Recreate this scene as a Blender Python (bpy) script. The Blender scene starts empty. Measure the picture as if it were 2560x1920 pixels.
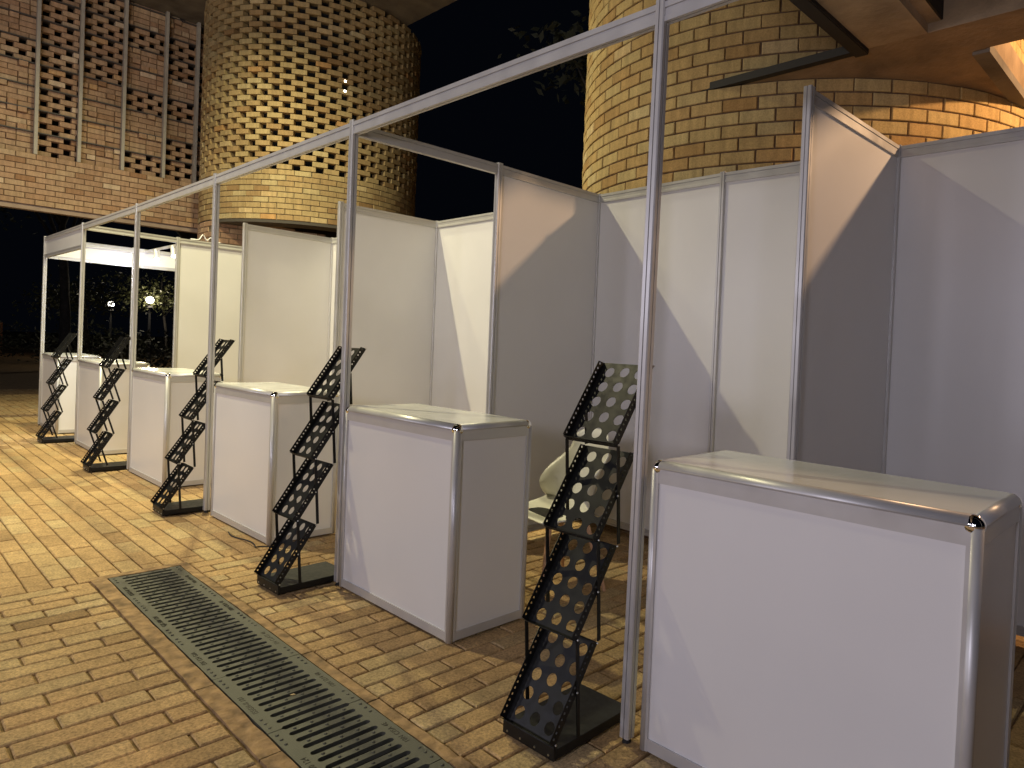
import bpy, bmesh, math, random
from mathutils import Vector, Matrix
R = math.radians
random.seed(7)
S = bpy.context.scene
col = S.collection

# ------------------------------------------------------------------ camera
cam = bpy.data.objects.new('camera', bpy.data.cameras.new('camera'))
col.objects.link(cam); S.camera = cam
cam.location = (1.50556, -1.82002, 1.34061)
cam.rotation_euler = (1.55404, -0.042326, 0.732862)
cam.data.sensor_width = 36.0
cam.data.lens = 1721.0066 / 2560 * 36
cam.data.shift_x = -(1514.139 - 1280) / 2560
cam.data.shift_y = (901.22 - 960) / 2560
cam.data.clip_start = 0.02; cam.data.clip_end = 600

# ------------------------------------------------------------------ night sky, exposure
w = bpy.data.worlds.new('World'); S.world = w; w.use_nodes = True
wn = w.node_tree; wn.nodes.clear()
wo = wn.nodes.new('ShaderNodeOutputWorld'); wb = wn.nodes.new('ShaderNodeBackground')
wb.inputs[0].default_value = (0.40, 0.55, 1.0, 1); wb.inputs[1].default_value = 0.0024
wn.links.new(wb.outputs[0], wo.inputs[0])
S.view_settings.view_transform = 'Standard'; S.view_settings.look = 'None'
S.view_settings.exposure = 0; S.view_settings.gamma = 1

# ------------------------------------------------------------------ floodlights of the place, plus added fill lamps (all out of frame but the booth spots)
def lamp(name, kind, loc, power, color, size=0.05, target=None, cone=None, blend=0.3):
    l = bpy.data.lights.new(name, kind); l.energy = power; l.color = color
    if kind == 'AREA': l.size = size
    else: l.shadow_soft_size = size
    if cone: l.spot_size = R(cone); l.spot_blend = blend
    o = bpy.data.objects.new(name, l); col.objects.link(o); o.location = loc
    if target is not None:
        o.rotation_euler = (Vector(target) - Vector(loc)).to_track_quat('-Z', 'Y').to_euler()
    return o
lamp('yard_floodlight', 'SPOT', (-5.8, -1.6, 7.2), 1680, (1.0, 0.89, 0.56), 0.045, (-6.0, 1.5, 0), 120, 1.0)
lamp('roof_floodlight', 'SPOT', (-7.1, 1.3, 7.3), 1850, (1.0, 0.93, 0.52), 0.12, (-7.5, -0.6, 0), 140, 1.0)
lamp('back_wall_floodlight', 'POINT', (1.9, 3.17, 3.52), 270, (1.0, 0.62, 0.34), 0.05)
lamp('far_end_fill', 'SPOT', (0.0, -5.5, 6.5), 1050, (1.0, 0.92, 0.78), 1.0, (-9.0, 1.5, 2.5), 76, 0.7)  # fill added for the tower and far booths, wide to soften its shadows
for x_, p_ in ((-7.0, 190), (-4.0, 190), (-1.5, 80), (4.0, 105)):      # fill lamps added behind the camera to brighten the counter fronts
    lamp('aisle_fill', 'POINT', (x_, -6.5, 2.4), p_, (0.85, 0.82, 1.0), 0.35)

lamp('aisle_fill', 'POINT', (1.2, -4.0, 1.9), 175, (0.86, 0.83, 1.0), 0.3)  # nearer fill added for the front of the nearest counter
# ------------------------------------------------------------------ helpers
def tag(o, label=None, cat=None, group=None, kind=None):
    if label: o['label'] = label
    if cat: o['category'] = cat
    if group: o['group'] = group
    if kind: o['kind'] = kind
    return o
def empty(name, loc=(0, 0, 0), label=None, cat=None, group=None, rz=0):
    o = bpy.data.objects.new(name, None); col.objects.link(o); o.location = loc
    o.rotation_euler = (0, 0, rz); o.empty_display_size = 0.1
    return tag(o, label, cat, group)
class MB:
    def __init__(s): s.v = []; s.f = []; s.t = []; s.mi = []
    def quad(s, a, b, c, d, t=0.5, m=0):
        n = len(s.v); s.v += [a, b, c, d]; s.f.append((n, n+1, n+2, n+3)); s.t.append(t); s.mi.append(m)
    def poly(s, pts, t=0.5, m=0):
        n = len(s.v); s.v += list(pts); s.f.append(tuple(range(n, n+len(pts)))); s.t.append(t); s.mi.append(m)
    def box(s, lo, hi, t=0.5, m=0, mat=None):
        x0, y0, z0 = lo; x1, y1, z1 = hi
        vs = [(x0,y0,z0),(x1,y0,z0),(x1,y1,z0),(x0,y1,z0),(x0,y0,z1),(x1,y0,z1),(x1,y1,z1),(x0,y1,z1)]
        if mat is not None: vs = [tuple(mat @ Vector(v)) for v in vs]
        n = len(s.v); s.v += vs
        for q in ((0,3,2,1),(4,5,6,7),(0,1,5,4),(1,2,6,5),(2,3,7,6),(3,0,4,7)):
            s.f.append(tuple(n+i for i in q)); s.t.append(t); s.mi.append(m)
    def brick(s, O, U, N, W, l, d, h, t, ch=0.004, m=0, zj=0.0):
        # O = centre of the front face; U along, N outwards, W up
        n = len(s.v)
        def P(u, w_, nn): return tuple(O + U*u + W*w_ + N*nn)
        a, b = l/2, h/2
        for (aa, bb, nn) in ((a, b, -d), (a, b, -ch), (a-ch, b-ch, 0)):
            s.v += [P(-aa, -bb, nn), P(aa, -bb, nn), P(aa, bb, nn), P(-aa, bb, nn)]
        F = [(8, 9, 10, 11)]
        for i in range(4):
            j = (i+1) % 4
            F += [(i, j, 4+j, 4+i), (4+i, 4+j, 8+j, 8+i)]
        for q in F: s.f.append(tuple(n+i for i in q)); s.t.append(t); s.mi.append(m)
    def prism(s, poly, M, h, t=0.5, m=0):
        # poly = list of (x,y) ccw, extruded 0..h along local z, through matrix M
        n = len(s.v); k = len(poly)
        s.v += [tuple(M @ Vector((x, y, 0))) for x, y in poly] + [tuple(M @ Vector((x, y, h))) for x, y in poly]
        for i in range(k):
            j = (i+1) % k
            s.f.append((n+i, n+j, n+k+j, n+k+i)); s.t.append(t); s.mi.append(m)
        s.f.append(tuple(n+i for i in reversed(range(k)))); s.t.append(t); s.mi.append(m)
        s.f.append(tuple(n+k+i for i in range(k))); s.t.append(t); s.mi.append(m)
    def cyl(s, p, q, r0, r1=None, seg=12, caps=True, t=0.5, m=0):
        r1 = r0 if r1 is None else r1
        p = Vector(p); q = Vector(q); M = (q-p).to_track_quat('Z', 'Y').to_matrix()
        n = len(s.v)
        for c, r in ((p, r0), (q, r1)):
            for i in range(seg):
                a = 2*math.pi*i/seg
                s.v.append(tuple(c + M @ Vector((r*math.cos(a), r*math.sin(a), 0))))
        for i in range(seg):
            j = (i+1) % seg
            s.f.append((n+i, n+j, n+seg+j, n+seg+i)); s.t.append(t); s.mi.append(m)
        if caps:
            s.f.append(tuple(n+i for i in reversed(range(seg)))); s.t.append(t); s.mi.append(m)
            s.f.append(tuple(n+seg+i for i in range(seg))); s.t.append(t); s.mi.append(m)
    def tube(s, pts, r, seg=8):
        pts = [Vector(p) for p in pts]; n = len(s.v); k = len(pts)
        for i, p in enumerate(pts):
            d = (pts[min(i+1, k-1)] - pts[max(i-1, 0)]).normalized()
            M = d.to_track_quat('Z', 'Y').to_matrix()
            rr = r[i] if isinstance(r, (list, tuple)) else r
            for j in range(seg):
                a = 2*math.pi*j/seg; s.v.append(tuple(p + M @ Vector((rr*math.cos(a), rr*math.sin(a), 0))))
        for i in range(k-1):
            for j in range(seg):
                a, b = n+i*seg+j, n+i*seg+(j+1) % seg
                s.f.append((a, b, b+seg, a+seg)); s.t.append(.5); s.mi.append(0)
        s.f.append(tuple(n+j for j in reversed(range(seg)))); s.t.append(.5); s.mi.append(0)
        s.f.append(tuple(n+(k-1)*seg+j for j in range(seg))); s.t.append(.5); s.mi.append(0)
    def sphere(s, c, r, su=12, sv=8, zs=1.0):
        c = Vector(c); n = len(s.v)
        for i in range(sv+1):
            ph = math.pi*i/sv
            for j in range(su):
                a = 2*math.pi*j/su
                s.v.append((c.x+r*math.sin(ph)*math.cos(a), c.y+r*math.sin(ph)*math.sin(a), c.z+r*zs*math.cos(ph)))
        for i in range(sv):
            for j in range(su):
                a, b = n+i*su+j, n+i*su+(j+1) % su
                s.f.append((a, a+su, b+su, b)); s.t.append(.5); s.mi.append(0)
    def mesh(s, name, mats, smooth=False):
        me = bpy.data.meshes.new(name); me.from_pydata(s.v, [], s.f)
        at = me.attributes.new('tint', 'FLOAT', 'FACE'); at.data.foreach_set('value', s.t)
        if not isinstance(mats, (list, tuple)): mats = [mats]
        for m in mats: me.materials.append(m)
        me.polygons.foreach_set('material_index', s.mi)
        if smooth: me.polygons.foreach_set('use_smooth', [True]*len(s.f))
        me.update(); return me
    def build(s, name, mats, parent=None, smooth=False, loc=None):
        o = bpy.data.objects.new(name, s.mesh(name, mats, smooth)); col.objects.link(o)
        if parent: o.parent = parent
        if loc: o.location = loc
        return o
def copy_tree(o, parent=None):
    c = o.copy(); col.objects.link(c)
    if parent: c.parent = parent
    for ch in list(o.children): copy_tree(ch, c)
    return c
def flat(name, outlines, thick, z=0.0):
    # a flat plate with holes: outlines = list of closed 2D loops (first outer, rest holes)
    cu = bpy.data.curves.new(name, 'CURVE'); cu.dimensions = '2D'; cu.fill_mode = 'BOTH'; cu.extrude = thick/2
    for L in outlines:
        sp = cu.splines.new('POLY'); sp.points.add(len(L)-1); sp.use_cyclic_u = True
        for p, (x, y) in zip(sp.points, L): p.co = (x, y, 0, 1)
    ob = bpy.data.objects.new(name, cu); col.objects.link(ob)
    dg = bpy.context.evaluated_depsgraph_get()
    me = bpy.data.meshes.new_from_object(ob.evaluated_get(dg)); bpy.data.objects.remove(ob); bpy.data.curves.remove(cu)
    return me
def circle(x, y, r, n=14, sy=1): return [(x+r*math.cos(2*math.pi*i/n), y+r*sy*math.sin(2*math.pi*i/n)) for i in range(n)]
def rot_to(axis, up=(0, 0, 1)):
    z = Vector(axis).normalized(); x = Vector(up).cross(z)
    if x.length < 1e-4: x = Vector((1, 0, 0))
    x.normalize(); y = z.cross(x)
    return Matrix((x, y, z)).transposed().to_4x4()
def frame(o, zdir, up=(0, 0, 1)): return Matrix.Translation(Vector(o)) @ rot_to(zdir, up)

# ------------------------------------------------------------------ materials
def mat(name, color, rough=0.5, metal=0.0, noise=0.0, nscale=20, bump=0.0, bscale=60, spec=None, emit=None, coat=0, stretch=None, rvar=0.0):
    m = bpy.data.materials.new(name); m.use_nodes = True; n = m.node_tree; b = n.nodes['Principled BSDF']
    b.inputs['Base Color'].default_value = (*color, 1); b.inputs['Roughness'].default_value = rough; b.inputs['Metallic'].default_value = metal
    if spec is not None: b.inputs['Specular IOR Level'].default_value = spec
    if coat: b.inputs['Coat Weight'].default_value = coat; b.inputs['Coat Roughness'].default_value = 0.12
    if emit: b.inputs['Emission Color'].default_value = (*emit[0], 1); b.inputs['Emission Strength'].default_value = emit[1]
    geo = n.nodes.new('ShaderNodeNewGeometry'); src = geo.outputs['Position']
    if stretch:
        mp = n.nodes.new('ShaderNodeMapping'); mp.inputs['Scale'].default_value = stretch
        n.links.new(src, mp.inputs[0]); src = mp.outputs[0]
    if noise:
        t = n.nodes.new('ShaderNodeTexNoise'); t.inputs['Scale'].default_value = nscale; t.inputs['Detail'].default_value = 5
        n.links.new(src, t.inputs['Vector'])
        mr = n.nodes.new('ShaderNodeMapRange'); mr.inputs[1].default_value = 0.3; mr.inputs[2].default_value = 0.7
        mr.inputs[3].default_value = 1-noise; mr.inputs[4].default_value = 1+noise*0.6
        n.links.new(t.outputs[0], mr.inputs[0])
        mx = n.nodes.new('ShaderNodeVectorMath'); mx.operation = 'SCALE'; mx.inputs[0].default_value = color
        n.links.new(mr.outputs[0], mx.inputs['Scale']); n.links.new(mx.outputs[0], b.inputs['Base Color'])
        if rvar:
            m2 = n.nodes.new('ShaderNodeMapRange'); m2.inputs[1].default_value = 0.3; m2.inputs[2].default_value = 0.7
            m2.inputs[3].default_value = rough-rvar; m2.inputs[4].default_value = rough+rvar
            n.links.new(t.outputs[0], m2.inputs[0]); n.links.new(m2.outputs[0], b.inputs['Roughness'])
    if bump:
        t = n.nodes.new('ShaderNodeTexNoise'); t.inputs['Scale'].default_value = bscale; t.inputs['Detail'].default_value = 6
        n.links.new(src, t.inputs['Vector'])
        bp = n.nodes.new('ShaderNodeBump'); bp.inputs['Strength'].default_value = 1; bp.inputs['Distance'].default_value = bump
        n.links.new(t.outputs[0], bp.inputs['Height']); n.links.new(bp.outputs[0], b.inputs['Normal'])
    return m
def brickmat(name, ramp, bump=0.0015, rough=0.9, streak=(3, 3, 0.5), dirt=0.45):
    m = bpy.data.materials.new(name); m.use_nodes = True; n = m.node_tree; b = n.nodes['Principled BSDF']
    b.inputs['Roughness'].default_value = rough; b.inputs['Specular IOR Level'].default_value = 0.25
    at = n.nodes.new('ShaderNodeAttribute'); at.attribute_name = 'tint'
    cr = n.nodes.new('ShaderNodeValToRGB'); el = cr.color_ramp.elements
    el[0].position = ramp[0][0]; el[0].color = (*ramp[0][1], 1); el[1].position = ramp[-1][0]; el[1].color = (*ramp[-1][1], 1)
    for p, c in ramp[1:-1]: e = el.new(p); e.color = (*c, 1)
    n.links.new(at.outputs['Fac'], cr.inputs[0])
    geo = n.nodes.new('ShaderNodeNewGeometry')
    mp = n.nodes.new('ShaderNodeMapping'); mp.inputs['Scale'].default_value = streak; n.links.new(geo.outputs['Position'], mp.inputs[0])
    t1 = n.nodes.new('ShaderNodeTexNoise'); t1.inputs['Scale'].default_value = 8; t1.inputs['Detail'].default_value = 4; n.links.new(mp.outputs[0], t1.inputs['Vector'])
    t2 = n.nodes.new('ShaderNodeTexNoise'); t2.inputs['Scale'].default_value = 90; t2.inputs['Detail'].default_value = 8; t2.inputs['Roughness'].default_value = 0.75; n.links.new(geo.outputs['Position'], t2.inputs['Vector'])
    t3 = n.nodes.new('ShaderNodeTexNoise'); t3.inputs['Scale'].default_value = 1.3; t3.inputs['Detail'].default_value = 6; n.links.new(geo.outputs['Position'], t3.inputs['Vector'])
    def rng(src, a, b_, lo, hi):
        r = n.nodes.new('ShaderNodeMapRange'); r.inputs[1].default_value = a; r.inputs[2].default_value = b_; r.inputs[3].default_value = lo; r.inputs[4].default_value = hi
        n.links.new(src, r.inputs[0]); return r.outputs[0]
    def mul(a, b_):
        r = n.nodes.new('ShaderNodeMath'); r.operation = 'MULTIPLY'; n.links.new(a, r.inputs[0]); n.links.new(b_, r.inputs[1]); return r.outputs[0]
    k = mul(mul(rng(t1.outputs[0], .3, .7, .82, 1.14), rng(t2.outputs[0], .35, .6, 1-dirt*.6, 1.06)), rng(t3.outputs[0], .35, .65, .84, 1.08))
    sc = n.nodes.new('ShaderNodeVectorMath'); sc.operation = 'SCALE'; n.links.new(cr.outputs[0], sc.inputs[0]); n.links.new(k, sc.inputs['Scale'])
    n.links.new(sc.outputs[0], b.inputs['Base Color'])
    bp = n.nodes.new('ShaderNodeBump'); bp.inputs['Distance'].default_value = bump; n.links.new(t2.outputs[0], bp.inputs['Height']); n.links.new(bp.outputs[0], b.inputs['Normal'])
    return m
M = {}
M['towerbrick'] = brickmat('brown_clay_brick', [(0, (.28, .17, .075)), (.2, (.35, .235, .11)), (.5, (.38, .27, .13)), (.78, (.40, .30, .15)), (.93, (.50, .40, .22)), (1, (.44, .25, .10))])
M['brick'] = brickmat('yellow_clay_brick', [(0, (.37, .22, .075)), (.2, (.46, .30, .115)), (.5, (.49, .35, .14)), (.78, (.50, .38, .165)), (.93, (.62, .50, .26)), (1, (.54, .31, .10))])
M['brickpink'] = brickmat('buff_clay_brick', [(0, (.34, .19, .10)), (.2, (.44, .27, .16)), (.5, (.48, .31, .19)), (.8, (.52, .36, .22)), (.95, (.66, .50, .34)), (1, (.56, .34, .17))])
M['mortar'] = mat('mortar', (.20, .155, .095), 0.95, noise=.35, nscale=30, bump=.003, bscale=70)
M['mortardark'] = mat('dark_mortar', (.16, .10, .055), 0.95, noise=.35, nscale=30, bump=.003, bscale=70)
M['paver'] = brickmat('clay_paver', [(0, (.36, .23, .105)), (.25, (.50, .325, .15)), (.55, (.57, .375, .175)), (.8, (.53, .385, .19)), (1, (.62, .45, .235))], bump=.004, rough=.82, streak=(2, 2, 2), dirt=.9)
M['sand'] = mat('joint_sand', (.24, .155, .07), 0.95, noise=.5, nscale=25, bump=.006, bscale=50)
M['edging'] = mat('concrete_edging', (.34, .215, .10), 0.92, noise=.6, nscale=14, bump=.014, bscale=28)
M['iron'] = mat('cast_iron', (.088, .086, .066), 0.55, metal=.25, noise=.35, nscale=14, bump=.0012, bscale=220, rvar=.12)
M['pit'] = mat('drain_pit', (.015, .012, .01), 0.95)
M['letters'] = mat('grime_letters', (.035, .03, .02), 0.9)
M['alu'] = mat('anodised_aluminium', (.56, .55, .53), 0.38, metal=.3, noise=.05, nscale=9, stretch=(1, 1, 1), rvar=.05)
M['panel'] = mat('white_laminate', (.74, .73, .71), 0.33, noise=.035, nscale=1.6, spec=.45, rvar=.04)
M['ctop'] = mat('glossy_white_top', (.76, .76, .73), 0.16, noise=.03, nscale=6, spec=.55, rvar=.05)
M['chrome'] = mat('chrome', (.9, .89, .87), 0.05, metal=1)
M['blackmetal'] = mat('black_powder_coat', (.006, .006, .0055), 0.5, metal=.0, noise=.2, nscale=40, spec=.35, rvar=.08)
M['bolt'] = mat('bolt_steel', (.6, .6, .58), 0.3, metal=1)
M['rubber'] = mat('black_rubber', (.012, .012, .012), 0.7)
M['concrete'] = mat('cast_concrete', (.27, .19, .11), 0.93, noise=.4, nscale=3.5, bump=.006, bscale=28)
M['plaster'] = mat('stained_plaster', (.42, .31, .19), 0.93, noise=.28, nscale=4.5, bump=.004, bscale=22)
M['concdark'] = mat('dark_concrete', (.16, .135, .10), 0.95, noise=.4, nscale=3, bump=.005, bscale=25)
M['steel'] = mat('painted_steel_angle', (.012, .009, .006), 0.7)
M['fin'] = mat('grey_painted_fin', (.40, .36, .30), 0.55, noise=.12, nscale=6)
M['ledge'] = mat('dark_steel_ledge', (.07, .06, .055), 0.6)
M['dark'] = mat('interior_shade', (.02, .02, .022), 0.95)  # near-black colour stands in for shade behind the lattice bricks
M['chair'] = mat('white_plastic_shell', (.78, .77, .68), 0.38)
M['wood'] = mat('beech_leg', (.55, .33, .2), 0.5, noise=.15, nscale=30, stretch=(8, 8, 1))
M['whitepl'] = mat('white_plastic', (.8, .8, .82), 0.4)
M['bark'] = mat('bark', (.05, .045, .04), 0.95, noise=.4, nscale=12, bump=.02, bscale=18)
M['leaf'] = mat('leaf', (.05, .055, .018), 0.6, noise=.4, nscale=3)
M['leafdark'] = mat('leaf_dark', (.03, .035, .02), 0.7, noise=.4, nscale=2)
M['glow'] = mat('lamp_globe', (1, 1, 1), 0.4, emit=((1, .93, .78), 14))
M['spotglow'] = mat('spot_lens', (1, 1, 1), 0.4, emit=((.85, .9, 1), 30))
M['pole'] = mat('lamp_pole', (.10, .10, .10), 0.5)
M['pinkpanel'] = mat('grey_pink_board', (.42, .34, .33), 0.6, noise=.1, nscale=3)
M['redbrick'] = brickmat('red_brick', [(0, (.16, .07, .04)), (1, (.32, .16, .09))])
def rt():   # brick tint: mostly mid tones, now and then a pale or a fired orange one
    r = random.random()
    if r < .03: return .93 + random.random()*.03
    if r < .038: return 1.0
    return max(0, min(.84, random.gauss(.46, .2)))

# ------------------------------------------------------------------ ground
X0, X1, Y0, Y1 = -2.885, 3.2, -0.842, -0.503     # drain channel
XB = -2.90                                        # where the paving turns
g = MB(); F = 160; zg = -0.012
for (xa, ya, xb, yb) in ((-F, -F, X0, F), (X1, -F, F, F), (X0, -F, X1, Y0), (X0, Y1, X1, F)):
    g.quad((xa, ya, zg), (xb, ya, zg), (xb, yb, zg), (xa, yb, zg))
tag(g.build('ground', M['sand']), kind='structure')
g = MB(); d = -0.22
g.quad((X0, Y0, d), (X1, Y0, d), (X1, Y1, d), (X0, Y1, d))
for a, b in (((X0, Y0), (X1, Y0)), ((X1, Y0), (X1, Y1)), ((X1, Y1), (X0, Y1)), ((X0, Y1), (X0, Y0))):
    g.quad((*a, d), (*a, zg), (*b, zg), (*b, d))
tag(g.build('drain_channel', M['pit']), kind='structure')
pv = MB()
Z = Vector((0, 0, 1))
def paver(x, y, lx, ly, ang=0.0):
    t = max(0, min(1, random.gauss(.5, .22)))
    U = Vector((math.cos(ang), math.sin(ang), 0)); V = Vector((-U.y, U.x, 0))
    tilt = Vector((random.gauss(0, .006), random.gauss(0, .006), 1)).normalized()
    U = (U - tilt*U.dot(tilt)).normalized(); V = tilt.cross(U)
    pv.brick(Vector((x, y, random.gauss(-.001, .0013))), U, tilt, V, lx, .03, ly, t, ch=.0045)
W_, L_ = 0.1045, 0.27
def rowsY(xa, xb, ya, yb):          # long side along Y
    i = 0; x = xa
    while x < xb - .03:
        wd = min(W_, xb-x)
        y = ya - random.random()*.02 - (L_/2 if i % 2 else 0) - .04
        while y < yb:
            l = L_ + random.gauss(0, .003); a, b = max(y, ya), min(y+l, yb)
            if b-a > .03:
                paver(x+wd/2+random.gauss(0, .0015), (a+b)/2, wd-.009-abs(random.gauss(0, .002)), (b-a)-.009, random.gauss(0, .008))
            y += l
        x += W_; i += 1
def rowsX(xa, xb, ya, yb):
    i = 0; y = ya
    while y < yb:
        x = xb + random.random()*.02 + (L_/2 if i % 2 else 0)
        while x > xa:
            l = .285 + random.gauss(0, .004); a, b = max(x-l, xa), min(x, xb)
            if b-a > .03: paver((a+b)/2, y+.051, (b-a)-.006, .102-.006-abs(random.gauss(0, .0015)), random.gauss(0, .006))
            x -= l
        y += .102; i += 1
rowsY(XB+.005, 3.3, Y1+.053, 2.7)
rowsY(XB+.005, 3.3, -2.6, Y0-.078)
rowsX(-17.0, XB, -2.6, 2.75)
tag(pv.build('brick_paving', M['paver']), kind='structure')
ed = MB()
def strip(ya, yb):
    x = X0 - .06
    while x < X1:
        l = .5 + random.uniform(-.06, .1); n = 8
        zt = [random.gauss(.000, .0015) for _ in range(n+1)]
        for k in range(n):
            xa, xb = x+l*k/n+(.003 if k == 0 else 0), x+l*(k+1)/n-(.003 if k == n-1 else 0)
            j = random.gauss(0, .002)
            ed.quad((xa, ya, zt[k]), (xb, ya+j*0, zt[k+1]), (xb, yb, zt[k+1]), (xa, yb, zt[k]), .5)
            ed.quad((xa, ya, zt[k]-.02), (xb, ya, zt[k+1]-.02), (xb, ya, zt[k+1]), (xa, ya, zt[k]))
            ed.quad((xb, yb, zt[k+1]-.02), (xa, yb, zt[k]-.02), (xa, yb, zt[k]), (xb, yb, zt[k+1]))
        x += l
strip(Y0-.072, Y0-.004); strip(Y1+.004, Y1+.048)
ed.box((X0-.06, Y0-.004, -.02), (X0-.004, Y1+.004, .001))
tag(ed.build('drain_edging', M['edging']), kind='structure')

# ------------------------------------------------------------------ cast iron drain grates
def text_mesh(body, size):
    cu = bpy.data.curves.new('t', 'FONT'); cu.body = body; cu.size = size; cu.extrude = 0.0006; cu.space_character = 1.15
    ob = bpy.data.objects.new('t', cu); col.objects.link(ob)
    dg = bpy.context.evaluated_depsgraph_get(); me = bpy.data.meshes.new_from_object(ob.evaluated_get(dg))
    bpy.data.objects.remove(ob); bpy.data.curves.remove(cu); return me
ML = 0.5145; GW = Y1 - Y0 - .004
def stadium(cx, y0, y1, r, n=6):
    return [(cx + r*math.cos(math.pi*i/n), y1-r + r*math.sin(math.pi*i/n)) for i in range(n+1)] + \
           [(cx - r*math.cos(math.pi*i/n), y0+r - r*math.sin(math.pi*i/n)) for i in range(n+1)]
loops = [[(0.001, 0), (ML-.001, 0), (ML-.001, GW), (0.001, GW)]]
pitch = ML/10
sl0, sl1 = .050, GW-.050
for k in range(1, 10): loops.append(stadium(k*pitch, sl0, sl1, .0122))
# half slots open on both module ends
o = loops[0]; hw = .0105
loops[0] = [(0.001, 0), (ML-.001, 0), (ML-.001, sl0-.004), (ML-.001-hw, sl0+.004), (ML-.001-hw, sl1-.004), (ML-.001, sl1+.004), (ML-.001, GW),
            (0.001, GW), (0.001, sl1+.004), (0.001+hw, sl1-.004), (0.001+hw, sl0+.004), (0.001, sl0-.004)]
gme = flat('grate_plate', loops, .014); gme.materials.clear(); gme.materials.append(M['iron'])
st = MB()
for k in range(10):
    xx = (k+.5)*pitch
    for j in range(3 if k % 2 else 4):
        st.sphere((xx, sl0 + (sl1-sl0)*((j+.5)/4 if k % 2 == 0 else (j+1)/4), .0075), .0066, 8, 4, .6)
for side in (.018, GW-.018):
    for xx in (.03, .065, .10, ML-.10, ML-.065, ML-.03): st.sphere((xx, side, .0075), .0066, 8, 4, .6)
stm = st.mesh('studs', M['iron'], True)
words = [('ISSGH-II 101', '10N I214 48'), ('GJS 500 124', '10N CISA 4E'), ('EN 124 GIA', 'EN CLASS 48')]
locs = [X0 + ML*k for k in range(7)]
glab = ['farthest iron drain grate, at the paving seam beside the raised rusty kerb end', 'iron drain grate second from the far end of the channel, sunk a little on its left edge',
        'iron drain grate opposite the front panel of the second white counter', 'iron drain grate opposite the gap where the second nearest brochure rack stands',
        'iron drain grate with a small leaf caught on its bars', 'iron drain grate cut by the bottom edge of the photo, nearest one fully bolted in view', 'iron drain grate beyond the bottom edge beside the nearest rack']
glab = ['cast iron drain grate at the far end of the channel, where the paving turns',
        'cast iron drain grate second from the far end of the channel',
        'cast iron drain grate in the middle of the row, third from the far end',
        'cast iron drain grate with a small pale leaf caught between its slots',
        'cast iron drain grate cut by the bottom edge of the photo, nearest in view']
for k, x in enumerate(locs[:6]):
    lb = glab[k] if k < 5 else 'cast iron drain grate just below the bottom edge, past the nearest one in view'
    t = empty('drain_grate', (x, Y0+.002, 0), lb, 'drain grate', 'cast iron drain grates in the channel')
    p = bpy.data.objects.new('grate_plate', gme); col.objects.link(p); p.parent = t; p.location = (0, 0, -.0065+.0005)
    p.rotation_euler = (random.gauss(0, .004), random.gauss(0, .002), 0)
    q = bpy.data.objects.new('stud', stm); col.objects.link(q); q.parent = t; q.location = (0, 0, -.0062)
    tag(q, kind='stuff')
    a, b = words[k % 3]
    for body, yy, rot in ((a, .036, 0.0), (b, GW-.012, 0.0)):
        tm = text_mesh(body, .026); tm.materials.clear(); tm.materials.append(M['letters'])
        to = bpy.data.objects.new('lettering', tm); col.objects.link(to); to.parent = t
        to.scale = (-1, 1, 1) if False else (1, 1, 1)
        to.rotation_euler = (0, 0, math.pi); to.location = (.36, yy-.004, .0016)
lf = MB(); lf.poly([(0, 0, 0), (.012, -.004, .002), (.022, .002, .001), (.013, .008, .003), (.004, .006, .001)])
lo = lf.build('fallen_leaf', mat('dry_leaf', (.45, .34, .16), .7), loc=(-1.03, -.68, .0025)); lo.rotation_euler = (0, 0, .8)
tag(lo, 'small dry yellow leaf lying on the drain grate', 'leaf')

# ------------------------------------------------------------------ exhibition booths
PW = .02
def post_poly(h=.0195, g=.0022, dp=.007, c=.004):
    pts = []
    for k in range(4):
        a = math.pi/2*k; ca, sa = math.cos(a), math.sin(a)
        for (x, y) in ((h, -h+c), (h, -g), (h-dp, -g), (h-dp, g), (h, g), (h, h-c)):
            pts.append((x*ca - y*sa, x*sa + y*ca))
    return pts
PP = post_poly()
BP = [(-.015, 0), (-.0022, 0), (-.0022, .008), (.0022, .008), (.0022, 0), (.015, 0), (.015, .016), (.012, .018), (.012, .040), (.008, .040), (.008, .0435), (.015, .0435), (.015, .062),
      (-.015, .062), (-.015, .0435), (-.008, .0435), (-.008, .040), (-.012, .040), (-.012, .018), (-.015, .016)]
def post(parent, base, top, h=None):
    b, t = Vector(base), Vector(top)
    m = MB(); Mx = frame(b + Vector((0, 0, .02)), t-b, (0, 1, 0)); m.prism(PP, Mx, (t-b).length-.02)
    o = m.build('post', M['alu'], parent)
    f = MB(); f.cyl(b + Vector((0, 0, .001)), b + Vector((0, 0, .022)), .016, .012, 12); f.build('foot', M['rubber'], o)
    return o
def beam(parent, a, b, zt, h=.062, name='beam', inset=.019):
    a = Vector((a[0], a[1], 0)); b = Vector((b[0], b[1], 0)); d = (b-a).normalized(); a = a + d*inset; b = b - d*inset
    side = Vector((d.y, -d.x, 0))
    Mx = Matrix((side, Vector((0, 0, 1)), -d)).transposed().to_4x4()
    # local x = side, y = up, z = -d  -> extrude from b towards a
    if Mx.determinant() < 0: Mx = Matrix((-side, Vector((0, 0, 1)), -d)).transposed().to_4x4()
    Mx = Matrix.Translation(b + Vector((0, 0, zt-h))) @ Mx
    m = MB(); k = h/.062
    m.prism([(x, y*k) for x, y in BP], Mx, (b-a).length); return m.build(name, M['alu'], parent)
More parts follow.
